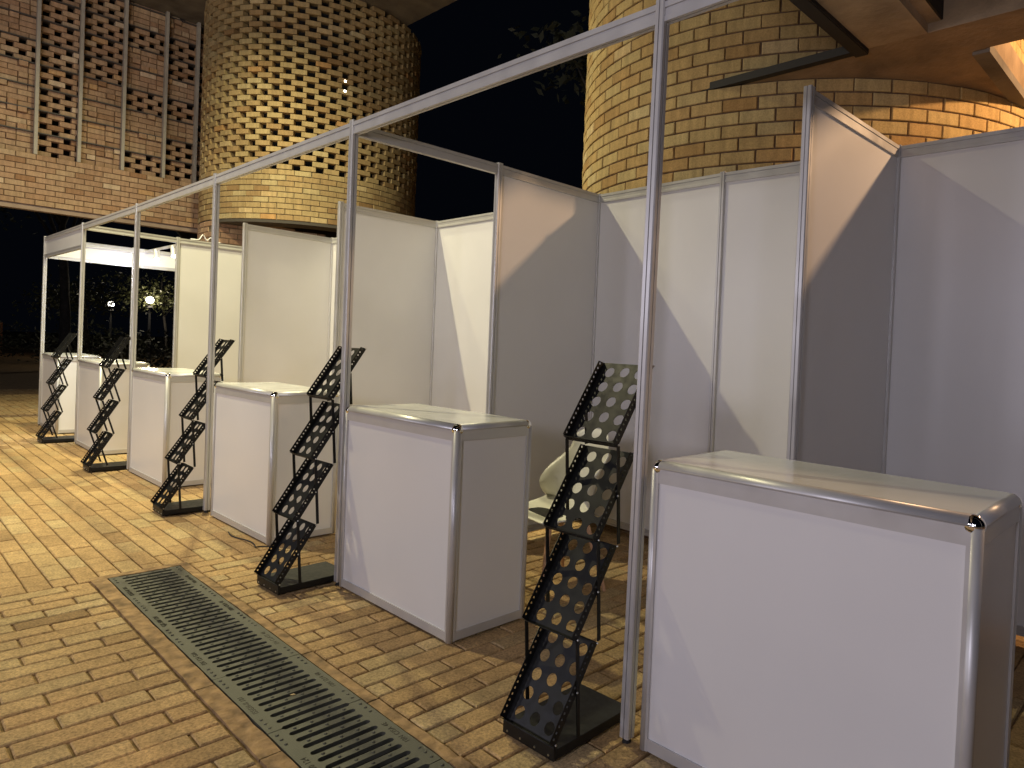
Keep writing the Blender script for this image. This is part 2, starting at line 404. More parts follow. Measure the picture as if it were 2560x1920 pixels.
def panel(parent, a, b, z0, z1, name='wall_panel', inset=.013):
    a = Vector((a[0], a[1], 0)); b = Vector((b[0], b[1], 0)); d = (b-a).normalized(); a = a+d*inset; b = b-d*inset
    s = Vector((d.y, -d.x, 0))*.002; m = MB()
    P = [a+s, b+s, b-s, a-s]; n = [(v.x, v.y) for v in P]
    Mx = Matrix.Translation((0, 0, z0)); m.prism(list(reversed(n)) if (b-a).cross(s).z < 0 else n, Mx, z1-z0)
    return m.build(name, M['panel'], parent)
def wall(parent, a, b, H=2.5):
    beam(parent, a, b, H-.004, name='top_rail'); beam(parent, a, b, .10, .045, name='bottom_rail'); panel(parent, a, b, .085, H-.055)
FB = [(.040, 0), (-2.020, .010), (-4.075, .020), (-6.140, .025), (-8.235, .010), (-10.230, -.02)]
FT = [(.058, .004), (-2.036, .014), (-4.088, .022), (-6.105, .022), (-8.110, -.004), (-10.10, -.03)]
MID = [(.125, .955), (-2.021, 1.0), (-4.18, 1.03), (-6.22, 1.012), (-8.249, .975), (-10.2, .98)]
BCK = [(.145, 1.985), (-2.046, 1.985), (-4.19, 2.01), (-6.30, 2.01), (-8.27, 1.98), (-10.2, 1.98)]
NB = (2.18, 1.985)
blab = ['nearest open white exhibition booth, at the right edge behind the big counter',
        'white exhibition booth between the first and second front posts, with a shell chair inside',
        'white exhibition booth between the second and third front posts, whose back corner is brightly lit',
        'white exhibition booth between the third and fourth front posts from the near end',
        'white exhibition booth next to the spotlit far one, side wall set back',
        'farthest exhibition booth, with a white fascia band round it lit by spotlights']
booths = []
for i in range(6):
    t = empty('exhibition_booth', (FB[i][0], FB[i][1], 0), blab[i], 'booth', 'white exhibition booths in a row'); booths.append(t)
    inv = Matrix.Translation((-FB[i][0], -FB[i][1], 0))
    parts0 = len(col.objects)
    before = set(col.objects)
    post(t, (*FB[i], 0), (*FT[i], 2.512))
    post(t, (*MID[i], 0), (*MID[i], 2.506)); post(t, (*BCK[i], 0), (*BCK[i], 2.503))
    if i in (1, 4, 5): beam(t, FT[i], MID[i], 2.496)
    if i < 5: wall(t, MID[i], BCK[i])
    # front beam to the nearer post
    near = FT[i-1] if i else (2.16, 0)
    if i < 5: beam(t, FT[i], near, 2.500, .066, 'front_beam')
    # back wall, two modules
    nb = BCK[i-1] if i else NB
    mb = (-.93, 1.945) if i == 1 else tuple((Vector(BCK[i]) + Vector(nb))/2)
    if i < 4:
        post(t, (*mb, 0), (*mb, 2.503)); wall(t, BCK[i], mb); wall(t, mb, nb)
    if i == 0:
        post(t, (2.16, 0, 0), (2.16, 0, 2.51)); post(t, (*NB, 0), (*NB, 2.503)); post(t, (2.17, 1, 0), (2.17, 1, 2.503)); wall(t, (2.17, 1), NB)
    if i == 5:
        # fascia bands of the end booth
        def band(a, b, z0=2.225, z1=2.498, p=t):
            beam(p, a, b, z1, .045, 'fascia_rail'); beam(p, a, b, z0+.045, .045, 'fascia_rail'); panel(p, a, b, z0+.03, z1-.03, 'fascia_panel')
        band(FT[5], FT[4]); band(FT[5], MID[5]); band(MID[5], BCK[5]); band(BCK[5], BCK[4])
    for o in set(col.objects) - before:
        if o.parent is t: o.location = inv.to_translation()

# spotlight track of the end booth
tb = empty('spotlight_track', (-8.26, 1.12, 2.43), 'white rail with spotlights across the lit far booth', 'lighting track')
m = MB(); m.box((-1.93, -.012, .02), (0, .012, .05)); m.build('rail', M['whitepl'], tb)
for k, dx in enumerate((-.62, -.13, -1.35)):
    m = MB(); p0 = Vector((dx-.05, 0, .0)); dr = Vector((.55, -.1, -.8)).normalized()
    m.cyl((dx, 0, .02), tuple(p0), .008); m.cyl(tuple(p0 - dr*.03), tuple(p0 + dr*.13), .035, .035, 16, caps=True)
    h = m.build('spot_head', M['whitepl'], tb)
    m = MB(); m.cyl(tuple(p0+dr*.1305), tuple(p0+dr*.133), .028, .028, 16); m.build('lens', M['spotglow'], h)
for dx, tg in ((-1.35, (-10.2, .9, 2.25)), (-.67, (-10.1, .7, 2.2)), (-.2, (-9.3, .1, .5))):
    lamp('booth_spot', 'SPOT', (-8.26+dx, 1.02, 2.24), 12 if dx < -.5 else 75, (.78, .80, 1.0), .03, tg, 130, .8)

# white cable looped over the far partition
m = MB(); pts = []
for k in range(28):
    u = k/27; pts.append((-8.27 + .02*math.sin(u*9), 1.12+.34*u, 2.507 + .075*math.exp(-((u-.42)/.10)**2) + .05*math.exp(-((u-.68)/.07)**2)))
m.tube(pts, .006, 6); tag(m.build('cable', M['whitepl']), 'white cable looped on top of the far booth partition', 'cable')
m = MB(); pts = [(-3.42 + .5*k/14, -.055 - .02*math.sin(k*.5), .006) for k in range(14)] + [(-2.96, -.03, .006), (-2.9, .03, .006)]
m.tube(pts, .004, 6); tag(m.build('cable', M['rubber']), 'thin black cable on the paving at the foot of the third counter', 'cable')

# ------------------------------------------------------------------ counters
def counter_parts(CW=1.0, CD=.455, CH=.985):
    root = empty('counter')
    r = .026
    # body panels
    def pan(lo, hi, name='front_panel'): m = MB(); m.box(lo, hi); return m.build(name, M['panel'], root)
    pan((.03, .010, .05), (CW-.03, .014, CH-.075), 'front_panel')
    pan((.03, CD-.014, .05), (CW-.03, CD-.010, CH-.075), 'back_panel')
    pan((.010, .03, .05), (.014, CD-.03, CH-.075), 'side_panel'); pan((CW-.014, .03, .05), (CW-.010, CD-.03, CH-.075), 'side_panel')
    # rails
    for (z0, z1, nm) in ((.012, .052, 'bottom_rail'), (CH-.080, CH-.034, 'top_rail')):
        for lo, hi in (((.034, .004, z0), (CW-.034, .018, z1)), ((.034, CD-.018, z0), (CW-.034, CD-.004, z1)), ((.004, .034, z0), (.018, CD-.034, z1)), ((CW-.018, .034, z0), (CW-.004, CD-.034, z1))):
            m = MB(); m.box(lo, hi); m.build(nm, M['alu'], root)
    # corner posts: a round bead between two flat flanges
    for cx, cy, sx, sy in ((0, 0, 1, 1), (CW, 0, -1, 1), (CW, CD, -1, -1), (0, CD, 1, -1)):
        m = MB(); ox, oy = cx+sx*.017, cy+sy*.017
        m.cyl((ox, oy, .008), (ox, oy, CH-.035), .0168, .0168, 20)
        m.box((min(cx+sx*.018, cx+sx*.036), min(cy+sy*.003, cy+sy*.016), .010), (max(cx+sx*.018, cx+sx*.036), max(cy+sy*.003, cy+sy*.016), CH-.0345))
        m.box((min(cx+sx*.003, cx+sx*.016), min(cy+sy*.018, cy+sy*.036), .010), (max(cx+sx*.003, cx+sx*.016), max(cy+sy*.018, cy+sy*.036), CH-.0345))
        po = m.build('corner_post', M['alu'], root)
        for p in po.data.polygons:
            if len(p.vertices) == 4 and p.index < 20: p.use_smooth = True
    # rounded edge bars round the top
    q = [(0, 0)] + [(r*math.cos(math.pi/2*k/8), r*math.sin(math.pi/2*k/8)) for k in range(9)]
    # local profile: x outwards, y up
    for a, b in (((0, 0), (CW, 0)), ((CW, 0), (CW, CD)), ((CW, CD), (0, CD)), ((0, CD), (0, 0))):
        A = Vector((*a, 0)); B = Vector((*b, 0)); d = (B-A).normalized(); out = Vector((d.y, -d.x, 0))
        Mx = Matrix((out, Vector((0, 0, 1)), -d)).transposed().to_4x4()
        if Mx.determinant() < 0: Mx = Matrix((out, Vector((0, 0, 1)), d)).transposed().to_4x4(); start = A + d*r
        else: start = B - d*r
        Mx = Matrix.Translation(start - out*r + Vector((0, 0, CH-r-.006))) @ Mx
        m = MB(); m.prism(q + [(-.001, r)] if False else q, Mx, (B-A).length-2*r)
        lip = MB()
        e = m.build('edge_bar', M['alu'], root)
        for p in e.data.polygons:
            if 1 <= p.index <= 8: p.use_smooth = True
        m2 = MB(); lo = (min(A.x, B.x), min(A.y, B.y)); 
    m = MB()
    m.box((r, .0035, CH-.0335), (CW-r, .015, CH-r-.0065)); m.box((r, CD-.015, CH-.0335), (CW-r, CD-.0035, CH-r-.0065))
    m.box((.0035, r, CH-.0335), (.015, CD-r, CH-r-.0065)); m.box((CW-.015, r, CH-.0335), (CW-.0035, CD-r, CH-r-.0065))
    m.build('shadow_joint', M['alu'], root)
    # chrome corner caps
    for cx, cy in ((r, r), (CW-r, r), (CW-r, CD-r), (r, CD-r)):
        m = MB(); n = len(m.v); su = 24
        m.cyl((cx, cy, CH-.0335), (cx, cy, CH-.0335+.004), r+.0004, r+.0004, su)
        m.cyl((cx, cy, CH-.0295), (cx, cy, CH-r-.006+.0), r+.0012, r+.0012, su)
        m.sphere((cx, cy, CH-r-.006), r+.0012, 24, 16)
        cpo = m.build('corner_cap', M['chrome'], root, smooth=True)
    m = MB(); m.box((r, r, CH-.030), (CW-r, CD-r, CH-.0062)); m.build('counter_top', M['ctop'], root)
    return root
c0 = counter_parts()
cpos = [(.098, -.012, .003), (-1.988, -.010, .005), (-3.945, -.002, .010), (-6.085, .000, .012), (-8.190, -.012, .0), (-10.175, -.03, .0)]
clab = ['nearest white counter, filling the lower right corner with its chrome corner cap in view',
        'white counter in mid photo, just right of the second front post',
        'third white counter from the near end, between two black brochure racks',
        'fourth white counter from the near end, half hidden by the leaning rack before it',
        'white counter before the booth next to the lit one, fifth from the near end',
        'farthest white counter, under the fascia of the spotlit end booth']
for k, (x, y, a) in enumerate(cpos):
    c = c0 if k == 0 else copy_tree(c0)
    c.location = (x, y, 0); c.rotation_euler = (0, 0, a)
    tag(c, clab[k], 'counter', 'white counters along the booth fronts')

# ------------------------------------------------------------------ zigzag brochure racks
RW = .240
def tray_meshes():
    T = .343
    outer = [(0, 0), (RW, 0), (RW, T), (0, T)]
    holes = []
    for r_ in range(5):
        for c_ in range(3):
            xx = RW*(.20 + .30*c_); yy = .040 + r_*.0655 + (0.004 if c_ == 1 else 0)
            holes.append(circle(xx, yy, .0215, 18))
    plate = flat('tray', [outer]+holes, .0016)
    H = .034
    fl = [[(0, 0), (T, 0), (T-.012, H), (.004, H)]]
    for k in range(16): fl.append(circle(.020+k*.0204, H*.62, .0046, 8))
    flange = flat('flange', fl, .0016)
    LH = .030
    lp = [[(0, 0), (RW, 0), (RW, LH), (0, LH)]]
    for k in range(13): lp.append(circle(.0155+k*.0193, LH*.55, .0048, 8))
    lip = flat('lip', lp, .0016)
    tl = flat('toplip', [[(0, 0), (RW, 0), (RW, .016), (0, .016)]], .0016)
    for m_ in (plate, flange, lip, tl): m_.materials.clear(); m_.materials.append(M['blackmetal'])
    return plate, flange, lip, tl
def join(meshes, name):
    bm = bmesh.new()
    for me, Mx in meshes:
        b2 = bmesh.new(); b2.from_mesh(me); b2.transform(Mx); tmp = bpy.data.meshes.new('x'); b2.to_mesh(tmp); b2.free(); bm.from_mesh(tmp); bpy.data.meshes.remove(tmp)
    out = bpy.data.meshes.new(name); bm.to_mesh(out); bm.free(); out.materials.append(M['blackmetal']); return out
plate, flange, lipm, topm = tray_meshes()
def col4(x, y, z, t=(0, 0, 0)): m_ = Matrix((Vector(x), Vector(y), Vector(z))).transposed().to_4x4(); m_.translation = Vector(t); return m_
# tray local: x width, y along the slope, z = normal
tray_me = join([(plate, Matrix.Identity(4)),
                (flange, col4((0, 1, 0), (0, 0, 1), (1, 0, 0), (0, 0, 0))),
                (flange, col4((0, 1, 0), (0, 0, 1), (1, 0, 0), (RW, 0, 0))),
                (lipm, col4((1, 0, 0), (0, 0, 1), (0, -1, 0), (0, 0, 0)))], 'tray')
def make_rack(D, T=(.175, .295)):
    root = empty('brochure_rack')
    tl = math.hypot(*T); ty, tz = T
    U = Vector((0, ty/tl, tz/tl)); N = Vector((0, -tz/tl, ty/tl)); Xa = Vector((1, 0, 0))
    p0 = Vector((0, -.005, .052))
    m = MB()
    m.box((-.006, .0, .012), (RW+.006, .375, .046))
    m.box((-.004, -.012, .008), (RW+.004, .001, .054))
    base = m.build('base', M['blackmetal'], root)
    bev = base.modifiers.new('bevel', 'BEVEL'); bev.width = .002; bev.segments = 2
    for x in (.03, RW-.03):
        for y in (.03, .34):
            f = MB(); f.cyl((x, y, .0), (x, y, .012), .014); f.build('foot', M['rubber'], base)
    b = MB()
    for x in (.02, .085, .155, RW-.02):
        b = MB(); b.cyl((x, -.0125, .022), (x, -.0145, .022), .004, .003, 8); b.build('bolt', M['bolt'], base)
    for n in range(4):
        p = p0 + Vector((0, D[0], D[1]))*n
        o = bpy.data.objects.new('tray', tray_me); col.objects.link(o); o.parent = root
        Mx = Matrix((Xa, U, N)).transposed().to_4x4(); Mx.translation = p
        o.matrix_local = Mx
        Mi = Mx.inverted()
        for s in (-1, 1):
            xx = -.0055 if s < 0 else RW+.0055
            for f_ in (0.02, .5, .98):
                q = p + U*tl*f_ + N*.006
                bb = MB(); bb.cyl((xx, q.y, q.z), (xx+s*.003, q.y, q.z), .0042, .003, 8)
                bb.v = [tuple(Mi @ Vector(v)) for v in bb.v]; bb.build('rivet', M['bolt'], o)
    Bv = Vector((0, D[0]-ty/2, D[1]-tz/2))
    for n in range(-1, 4):
        # bar from top end of tray n-1 up to lower end of tray n+1, pinned at mid tray n
        lo = p0 + Vector((0, D[0], D[1]))*(n-1) + Vector((0, ty, tz)); hi = p0 + Vector((0, D[0], D[1]))*(n+1)
        if n == 0: lo = p0 + Vector((0, ty/2, tz/2)) - Bv*.93
        if n == 3: hi = p0 + Vector((0, D[0], D[1]))*3 + Vector((0, ty/2, tz/2))
        if n == -1: continue
        for s in (-1, 1):
            xx = -.0035 if s < 0 else RW+.0035
            m = MB(); d = (hi-lo); Mx = frame((xx, lo.y, lo.z+.004), d, (1, 0, 0))
            m.box((-.0072, -.002, 0), (.0072, .002, d.length), mat=Mx); m.build('arm', M['blackmetal'], root)
    return root
rackA = make_rack((.084, .3160), (.192, .288)); rackB = make_rack((.040, .3035))
rpos = [(rackA, -.284, -.262, .02), (rackA, -2.292, -.296, .03), (rackA, -4.352, -.240, -.02), (rackB, -6.445, -.262, 0.0), (rackB, -8.620, -.272, 0.0)]
rlab = ['nearest black zigzag brochure rack, large beside the first front post', 'black zigzag brochure rack between the second and third counters, left of the second post',
        'black zigzag brochure rack standing before the third post, its top over the fourth counter', 'black folding rack with crossed slanting arms, second from the far end', 'farthest and smallest black folding rack, against the bright white end counter']
used = set()
for k, (src, x, y, a) in enumerate(rpos):
    r_ = src if id(src) not in used else copy_tree(src)
    used.add(id(src)); r_.location = (x, y, 0); r_.rotation_euler = (0, 0, a)
    tag(r_, rlab[k], 'brochure rack', 'black perforated brochure racks')

# ------------------------------------------------------------------ shell chair
ch = empty('shell_chair', (-1.25, .88, 0), 'white plastic shell chair on wooden legs behind the middle counter', 'chair', rz=R(-12))
def shell():
    m = MB(); nu, nv = 16, 22; n0 = 0
    prof = []
    for j in range(nv+1):
        v = j/nv
        if v < .5:
            s = v/.5; y = -.22 + .36*s; z = .445 - .028*math.sin(math.pi*s) - .02*(1-s)**3
            wd = .235 - .02*(1-s)**2
            curl = .035*s
        else:
            s = (v-.5)/.5; a = s; y = .14 + .075*math.sin(a*math.pi/2) + .05*a; z = .445 + .43*a**1.2
            wd = .235*(1 - .10*a - .35*max(0, a-.55)**1.4*2)
            curl = .035 + .10*math.sin(math.pi*min(1, a*1.25))*(1-a*.35)
        prof.append((y, z, wd, curl, v))
    for (y, z, wd, curl, v) in prof:
        for i in range(nu+1):
            u = -1+2*i/nu
            up = curl*abs(u)**3
            if v < .5: P_ = (u*wd, y, z+up)
            else:
                s = (v-.5)/.5
                P_ = (u*wd, y - up*1.5*(1-.2*s), z + up*.25*(1-s) - .045*s*abs(u)**3.5)
            m.v.append(P_)
    for j in range(nv):
        for i in range(nu):
            a = j*(nu+1)+i; m.f.append((a, a+1, a+nu+2, a+nu+1)); m.t.append(.5); m.mi.append(0)
    return m
so = shell().build('seat_shell', M['chair'], ch, smooth=True)
sm_ = so.modifiers.new('solid', 'SOLIDIFY'); sm_.thickness = .007
for sx in (-1, 1):
    for sy in (-1, 1):
        m = MB(); m.cyl((sx*.12, sy*.11, .42), (sx*.215, sy*.205, 0), .017, .010, 12); m.build('leg', M['wood'], ch)
m = MB(); m.box((-.13, -.12, .395), (.13, .12, .418)); m.build('seat_frame', M['blackmetal'], ch)

# ------------------------------------------------------------------ brick walls
PIT = .0875
def bricks_arc(mb, cx, cy, Rr, z0, rows, a0, a1, L=.24, pitch=PIT, depth=.10, gap=0.0, joint=.011, jit=.0015):
    n = max(1, round(Rr*abs(a1-a0)/L)); st_ = (a1-a0)/n
    bl = Rr*abs(st_) - (gap if gap else joint)
    for r_ in range(rows):
        z = z0 + (r_+.5)*pitch
        off = 0 if r_ % 2 else .5
        for k in range(-1, n+1):
            a = a0 + st_*(k+.5+off) + random.gauss(0, .0008)
            if a < a0 or a > a1: continue
            Nn = Vector((math.cos(a), math.sin(a), 0)); U = Vector((-Nn.y, Nn.x, 0))
            mb.brick(Vector((cx, cy, z)) + Nn*(Rr+random.gauss(0, jit)), U, Nn, Z, bl, depth, pitch-.011, rt(), ch=.0035)
def bricks_flat(mb, O, U, N, ncol, rows, L=.24, pitch=PIT, depth=.08, joint=.011, skip=None, proj=None):
    O = Vector(O); U = Vector(U).normalized(); N = Vector(N).normalized()
    for r_ in range(rows):
        for k in range(ncol+1):
            a = (k - (.5 if r_ % 2 else 0))*L; b = a+L
            a = max(a, 0); b = min(b, ncol*L)
            if b-a < .03: continue
            if skip and skip(r_, k): continue
            pr = proj(r_, k) if proj else 0
            mb.brick(O + U*(a+b)/2 + Z*((r_+.5)*pitch) + N*(pr+random.gauss(0, .0012)), U, N, Z, (b-a)-joint, depth, pitch-.011, rt(), ch=.0035)
def cylwall(mb, cx, cy, Rr, z0, z1, seg=64, a0=0, a1=2*math.pi):
    for k in range(seg):
        p, q = a0+(a1-a0)*k/seg, a0+(a1-a0)*(k+1)/seg
        P1, P2 = (cx+Rr*math.cos(p), cy+Rr*math.sin(p)), (cx+Rr*math.cos(q), cy+Rr*math.sin(q))
        mb.quad((*P1, z0), (*P2, z0), (*P2, z1), (*P1, z1))

# big round brick drum, right
DX, DY, DR = -1.4805, 3.993, 1.9445
dr = empty('round_brick_column', (DX, DY, 0), 'large round yellow brick column behind the nearer booths', 'brick column')
L0 = 3.0336; zb_ = L0 - 13*PIT
mb = MB(); bricks_arc(mb, 0, 0, DR, zb_, 46, R(-172), R(38)); mb.build('brickwork', M['brick'], dr)
mb = MB(); cylwall(mb, 0, 0, DR-.010, 0, zb_+46*PIT, 96); mb.build('mortar_core', M['mortardark'], dr)

# round perforated tower, left
TX, TY, TR = -10.69, 3.775, 1.75
tw = empty('round_brick_tower', (TX, TY, 0), 'round tower of gapped lattice brickwork above a solid brick band', 'brick tower')
TP = .086; tz = 3.105
mb = MB(); bricks_arc(mb, 0, 0, TR, tz, 9, R(-205), R(90), L=.242, pitch=TP); mb.build('solid_band', M['towerbrick'], tw)
mb = MB(); cylwall(mb, 0, 0, TR-.012, tz, tz+9*TP, 80); cylwall(mb, 0, 0, TR-.2, tz-.03, tz+9*TP, 80)
for k in range(80):
    p, q = 2*math.pi*k/80, 2*math.pi*(k+1)/80
    mb.quad((math.cos(p)*(TR-.012), math.sin(p)*(TR-.012), tz+9*TP), (math.cos(q)*(TR-.012), math.sin(q)*(TR-.012), tz+9*TP), (math.cos(q)*(TR-.2), math.sin(q)*(TR-.2), tz+9*TP), (math.cos(p)*(TR-.2), math.sin(p)*(TR-.2), tz+9*TP))
mb.build('mortar_core', M['mortar'], tw)
mb = MB()
for k in range(80):
    p, q = 2*math.pi*k/80, 2*math.pi*(k+1)/80
    for (ra, rb, za, zb2) in ((TR-.005, TR-.005, tz-.002, tz-.045), (TR-.005, TR-.42, tz-.045, tz-.045), (TR-.42, TR-.42, tz-.045, tz+.5)):
        mb.quad((math.cos(p)*ra, math.sin(p)*ra, za), (math.cos(q)*ra, math.sin(q)*ra, za), (math.cos(q)*rb, math.sin(q)*rb, zb2), (math.cos(p)*rb, math.sin(p)*rb, zb2))
    mb.poly([(0, 0, tz+.4), (math.cos(p)*(TR-.42), math.sin(p)*(TR-.42), tz+.4), (math.cos(q)*(TR-.42), math.sin(q)*(TR-.42), tz+.4)])
mb.build('ring_beam', mat('ring_beam_paint', (.06, .05, .04), .8), tw)
mb = MB(); bricks_arc(mb, 0, 0, TR, tz+9*TP, 33, R(-205), R(150), L=.335, pitch=TP, gap=.118, depth=.105, jit=.003); mb.build('lattice_brickwork', M['towerbrick'], tw)
mb = MB(); cylwall(mb, 0, 0, TR-.55, tz+.4, 6.8, 40); mb.build('dark_liner', M['dark'], tw)  # lining added to block light, coloured dark so the gaps read black
# pier below the tower
mb = MB(); bricks_arc(mb, 0, 0, TR, 0, 36, R(-190), R(-80), L=.242, pitch=TP)
an = R(-80); Cn = Vector((TR*math.cos(an), TR*math.sin(an), 0)); ud = Vector((.22, 1, 0)).normalized()
bricks_flat(mb, tuple(Cn + ud*.0 + Vector((0, 0, 0))), ud, (ud.y, -ud.x, 0), 7, 36, pitch=TP)
mb.build('pier_brickwork', M['brickpink'], tw)
mb = MB(); cylwall(mb, 0, 0, TR-.012, 0, 3.09, 40, R(-190), R(-80.3))
e1 = Cn + ud*1.7; mb.quad(tuple(Cn-Vector((.012, 0, 0))), tuple(e1-Vector((.012, 0, 0))), (e1.x-.012, e1.y, 3.09), (Cn.x-.012, Cn.y, 3.09)); mb.build('pier_core', M['mortar'], tw)
mb = MB(); bricks_flat(mb, (.45, -1.05, 1.5), (1, .1, 0), (.1, -1, 0), 1, 19, pitch=TP); mb.box((.46, -1.03, 0), (.68, -.6, 3.1)); mb.build('inner_pier', M['brickpink'], tw)
for k, z in enumerate((5.224, 5.381)):
    m = MB(); m.box((-.014, -.014, -.014), (.014, .014, .014)); o = m.build('wall_light', M['glow'], loc=(-8.985, 3.435, z))
    tag(o, ('lower' if k == 0 else 'upper') + ' of two tiny white lights shining through the tower lattice', 'light', 'tiny lights in the tower')

# brick bridge with fins, far left
bx = -12.0
br = empty('brick_bridge', (bx, 0, 0), 'raised brick wing with pale vertical fins over a dark passage', 'building')
bz0 = 3.150; BW = 9*TP
mb = MB(); bricks_flat(mb, (0, -3.0, bz0), (0, 1, 0), (1, 0, 0), 25, 9, pitch=TP); mb.build('parapet_brickwork', M['brickpink'], br)
mb = MB(); mb.box((-.35, -3.0, bz0+.001), (-.012, 3.0, bz0+BW-.002)); mb.build('parapet_core', M['mortardark'], br)
mb = MB(); mb.box((-.14, -3.0, bz0-.075), (.004, 3.0, bz0-.022)); mb.box((-.13, -2.99, bz0-.022), (-.03, 2.99, bz0)); mb.build('soffit_slab', mat('pale_soffit', (.34, .25, .19), .9, noise=.2, nscale=5), br)
fy = [-2.14, -1.58, -1.02, -.455, .111, .643, 1.216, 1.80, 2.276, 2.84]
zf = bz0+BW; PER = 4*TP; NP = 9
openmap = {0: '........o', 1: '..o.....', 2: '.oo.o...', 3: '....o...', 4: 'ooooooooo', 5: '....ooooo'[:9], 6: 'o..o..o..', 7: 'oo.o.oo.o', 8: 'o.o.oo.oo'}
mb = MB(); lg = MB()
rec = -.13
for b_ in range(len(fy)-1):
    ya, yb = fy[b_], fy[b_+1]; pat = openmap.get(b_, '.........')
    for p in range(NP+1):
        op = pat[p % len(pat)] == 'o'
        for r_ in range(4):
            z = zf + p*PER + (r_+.5)*TP + .004; rr = p*4+r_
            L = .238 if not op else .30
            y = ya - (L/2 if rr % 2 else 0)
            while y < yb:
                l = L if op else (L if random.random() < .55 else L/2)
                full = l - (.011 if not op else .095)
                a, c_ = max(y, ya), min(y+full, yb)
                if c_-a > .03:
                    pr = 0 if op else (random.choice((0, .025, .04, .05)) if l < .2 else random.gauss(0, .004))
                    mb.brick(Vector((rec+pr, (a+c_)/2, z)), Vector((0, 1, 0)), Vector((1, 0, 0)), Z, (c_-a), .11+pr, TP-.011, rt(), ch=.004)
                y += l
    for p in range(1, NP+1):
        pass
for p in range(1, NP+1):
    q_ = MB(); q_.box((rec-.1, fy[0], zf+p*PER-.006), (rec+.050, fy[-1], zf+p*PER+.010)); q_.build('ledge', M['ledge'], br)
mb.build('lattice_brickwork', M['brickpink'], br)
for b_ in range(len(fy)-1):
    pat = openmap.get(b_, '.........')
    for p in range(NP+1):
        if pat[p % len(pat)] != 'o':
            mb = MB(); mb.box((rec-.095, fy[b_]+.002, zf+p*PER+.012), (rec-.012, fy[b_+1]-.002, zf+(p+1)*PER-.008)); mb.build('lattice_backing', M['mortardark'], br)
mb = MB(); mb.box((-1.6, -3, zf), (-1.5, 3, 7.4)); mb.box((-2.4, -3, 7.35), (-.1, 3.2, 7.6)); mb.build('dark_liner', M['dark'], br)  # dark backing added so the open lattice gaps read as shade
for y in fy:
    m = MB(); m.box((-.09, y-.022, zf+.001), (-.005, y+.022, 7.03)); m.build('fin', M['fin'], br)

# concrete roof over the tower
rf = empty('concrete_roof', (0, 0, 6.72), 'concrete roof slab resting on the top of the round tower', 'roof')
m = MB(); pts = [(-7.2, 4.57), (-8.62, 4.60), (-8.75, 5.9), (-12.5, 5.9), (-12.5, 1.2), (-11.2, 1.2), (-9.2, 3.2), (-5.5, 4.55)]
pts = [(-12.6, 1.2), (-9.8, 1.2), (-7.2, 3.2), (-6.9, 4.58), (-12.6, 4.58)]
m.prism(pts, Matrix.Identity(4), .28); m.build('slab', M['concdark'], rf)

# ceiling over the near booths: beams with walls above
ZS = L0 + PIT
ce = empty('concrete_ceiling', (0, 0, ZS), 'brown concrete ceiling corner with beams above the nearest booth', 'ceiling')
m = MB(); m.prism([(-1.3, 2.46), (.43, 2.46), (.43, 7), (-1.3, 7)], Matrix.Identity(4), .22)
m.prism([(-1.2, 2.13), (-.1, 2.13), (-.1, 2.459), (-1.2, 2.459)], Matrix.Identity(4), .045)
m.prism([(-.0995, 2.085), (3.6, 2.085), (3.6, 2.459), (-.0995, 2.459)], Matrix.Identity(4), .22); m.build('slab', M['concrete'], ce)
m = MB(); m.box((-.10, -3.5, -.001), (.235, 2.084, .05)); m.box((-.10, -3.5, .05), (.30, 2.084, .5)); m.build('beam', M['plaster'], ce)
m = MB(); m.box((-.165, -3.5, -.028), (-.092, 2.10, -.0015)); m.box((-.165, -3.5, -.0015), (-.155, 2.10, .12)); m.box((-.092, -3.5, -.024), (-.086, 2.09, -.0012))
m.box((-1.3, 2.075, -.002), (-.165, 2.1295, .047)); m.build('steel_angle', M['steel'], ce)
m = MB(); m.box((.235, -3.5, .052), (.31, 2.084, .30)); m.build('beam_side', M['steel'], ce)
mb = MB(); bricks_flat(mb, (.30, 2.13, .222), (1, 0, 0), (0, -1, 0), 13, 16); mb.box((.30, 2.145, .222), (3.4, 2.4, 1.7), m=1); mb.build('upper_wall', [M['brick'], M['mortardark']], ce)
mb = MB(); bricks_flat(mb, (.315, 2.0, .302), (0, -1, 0), (1, 0, 0), 18, 14); mb.box((.05, -3.5, .502), (.30, 2.05, 1.6), m=1); mb.build('upper_wall', [M['brick'], M['mortardark']], ce)
mb = MB(); bricks_flat(mb, (.425, 2.475, .035), (0, 1, 0), (1, 0, 0), 17, 20); mb.box((.2, 2.475, .222), (.413, 6.6, 1.8), m=1); mb.build('upper_wall', [M['brick'], M['mortardark']], ce)
m = MB(); m.box((.36, 2.47, -.02), (.45, 6.8, -.0015)); m.box((.431, 2.47, -.0015), (.45, 6.8, .034)); m.build('steel_angle', M['concdark'], ce)

# ------------------------------------------------------------------ garden beyond, in the dark
def street_lamp(x, y, h, lab, pw):
    t = empty('street_lamp', (x, y, 0), lab, 'street lamp', 'street lamps in the dark garden')
    m = MB(); m.cyl((0, 0, 0), (0, 0, h), .05, .035, 10); m.cyl((0, 0, h), (0, 0, h+.06), .10, .08, 12); m.build('pole', M['pole'], t)
    m = MB(); m.sphere((0, 0, h+.27), .12, 16, 10); m.build('globe', M['glow'], t, smooth=True)
    lamp('street_light', 'POINT', (x, y, h+.27), pw, (1, .85, .6), .23)
    return t
dA = Vector((-.96775, .24935, .03578)); dB = Vector((-.97675, .21252, .02823))
Cc = Vector(cam.location)
pA = Cc + dA*29; pB = Cc + dB*36
street_lamp(pA.x, pA.y, pA.z-.27, 'lit globe street lamp with leaves before it, seen through the booth opening', 120)
street_lamp(pB.x, pB.y, pB.z-.27, 'smaller lit street lamp farther left, half hidden by leaves', 60)
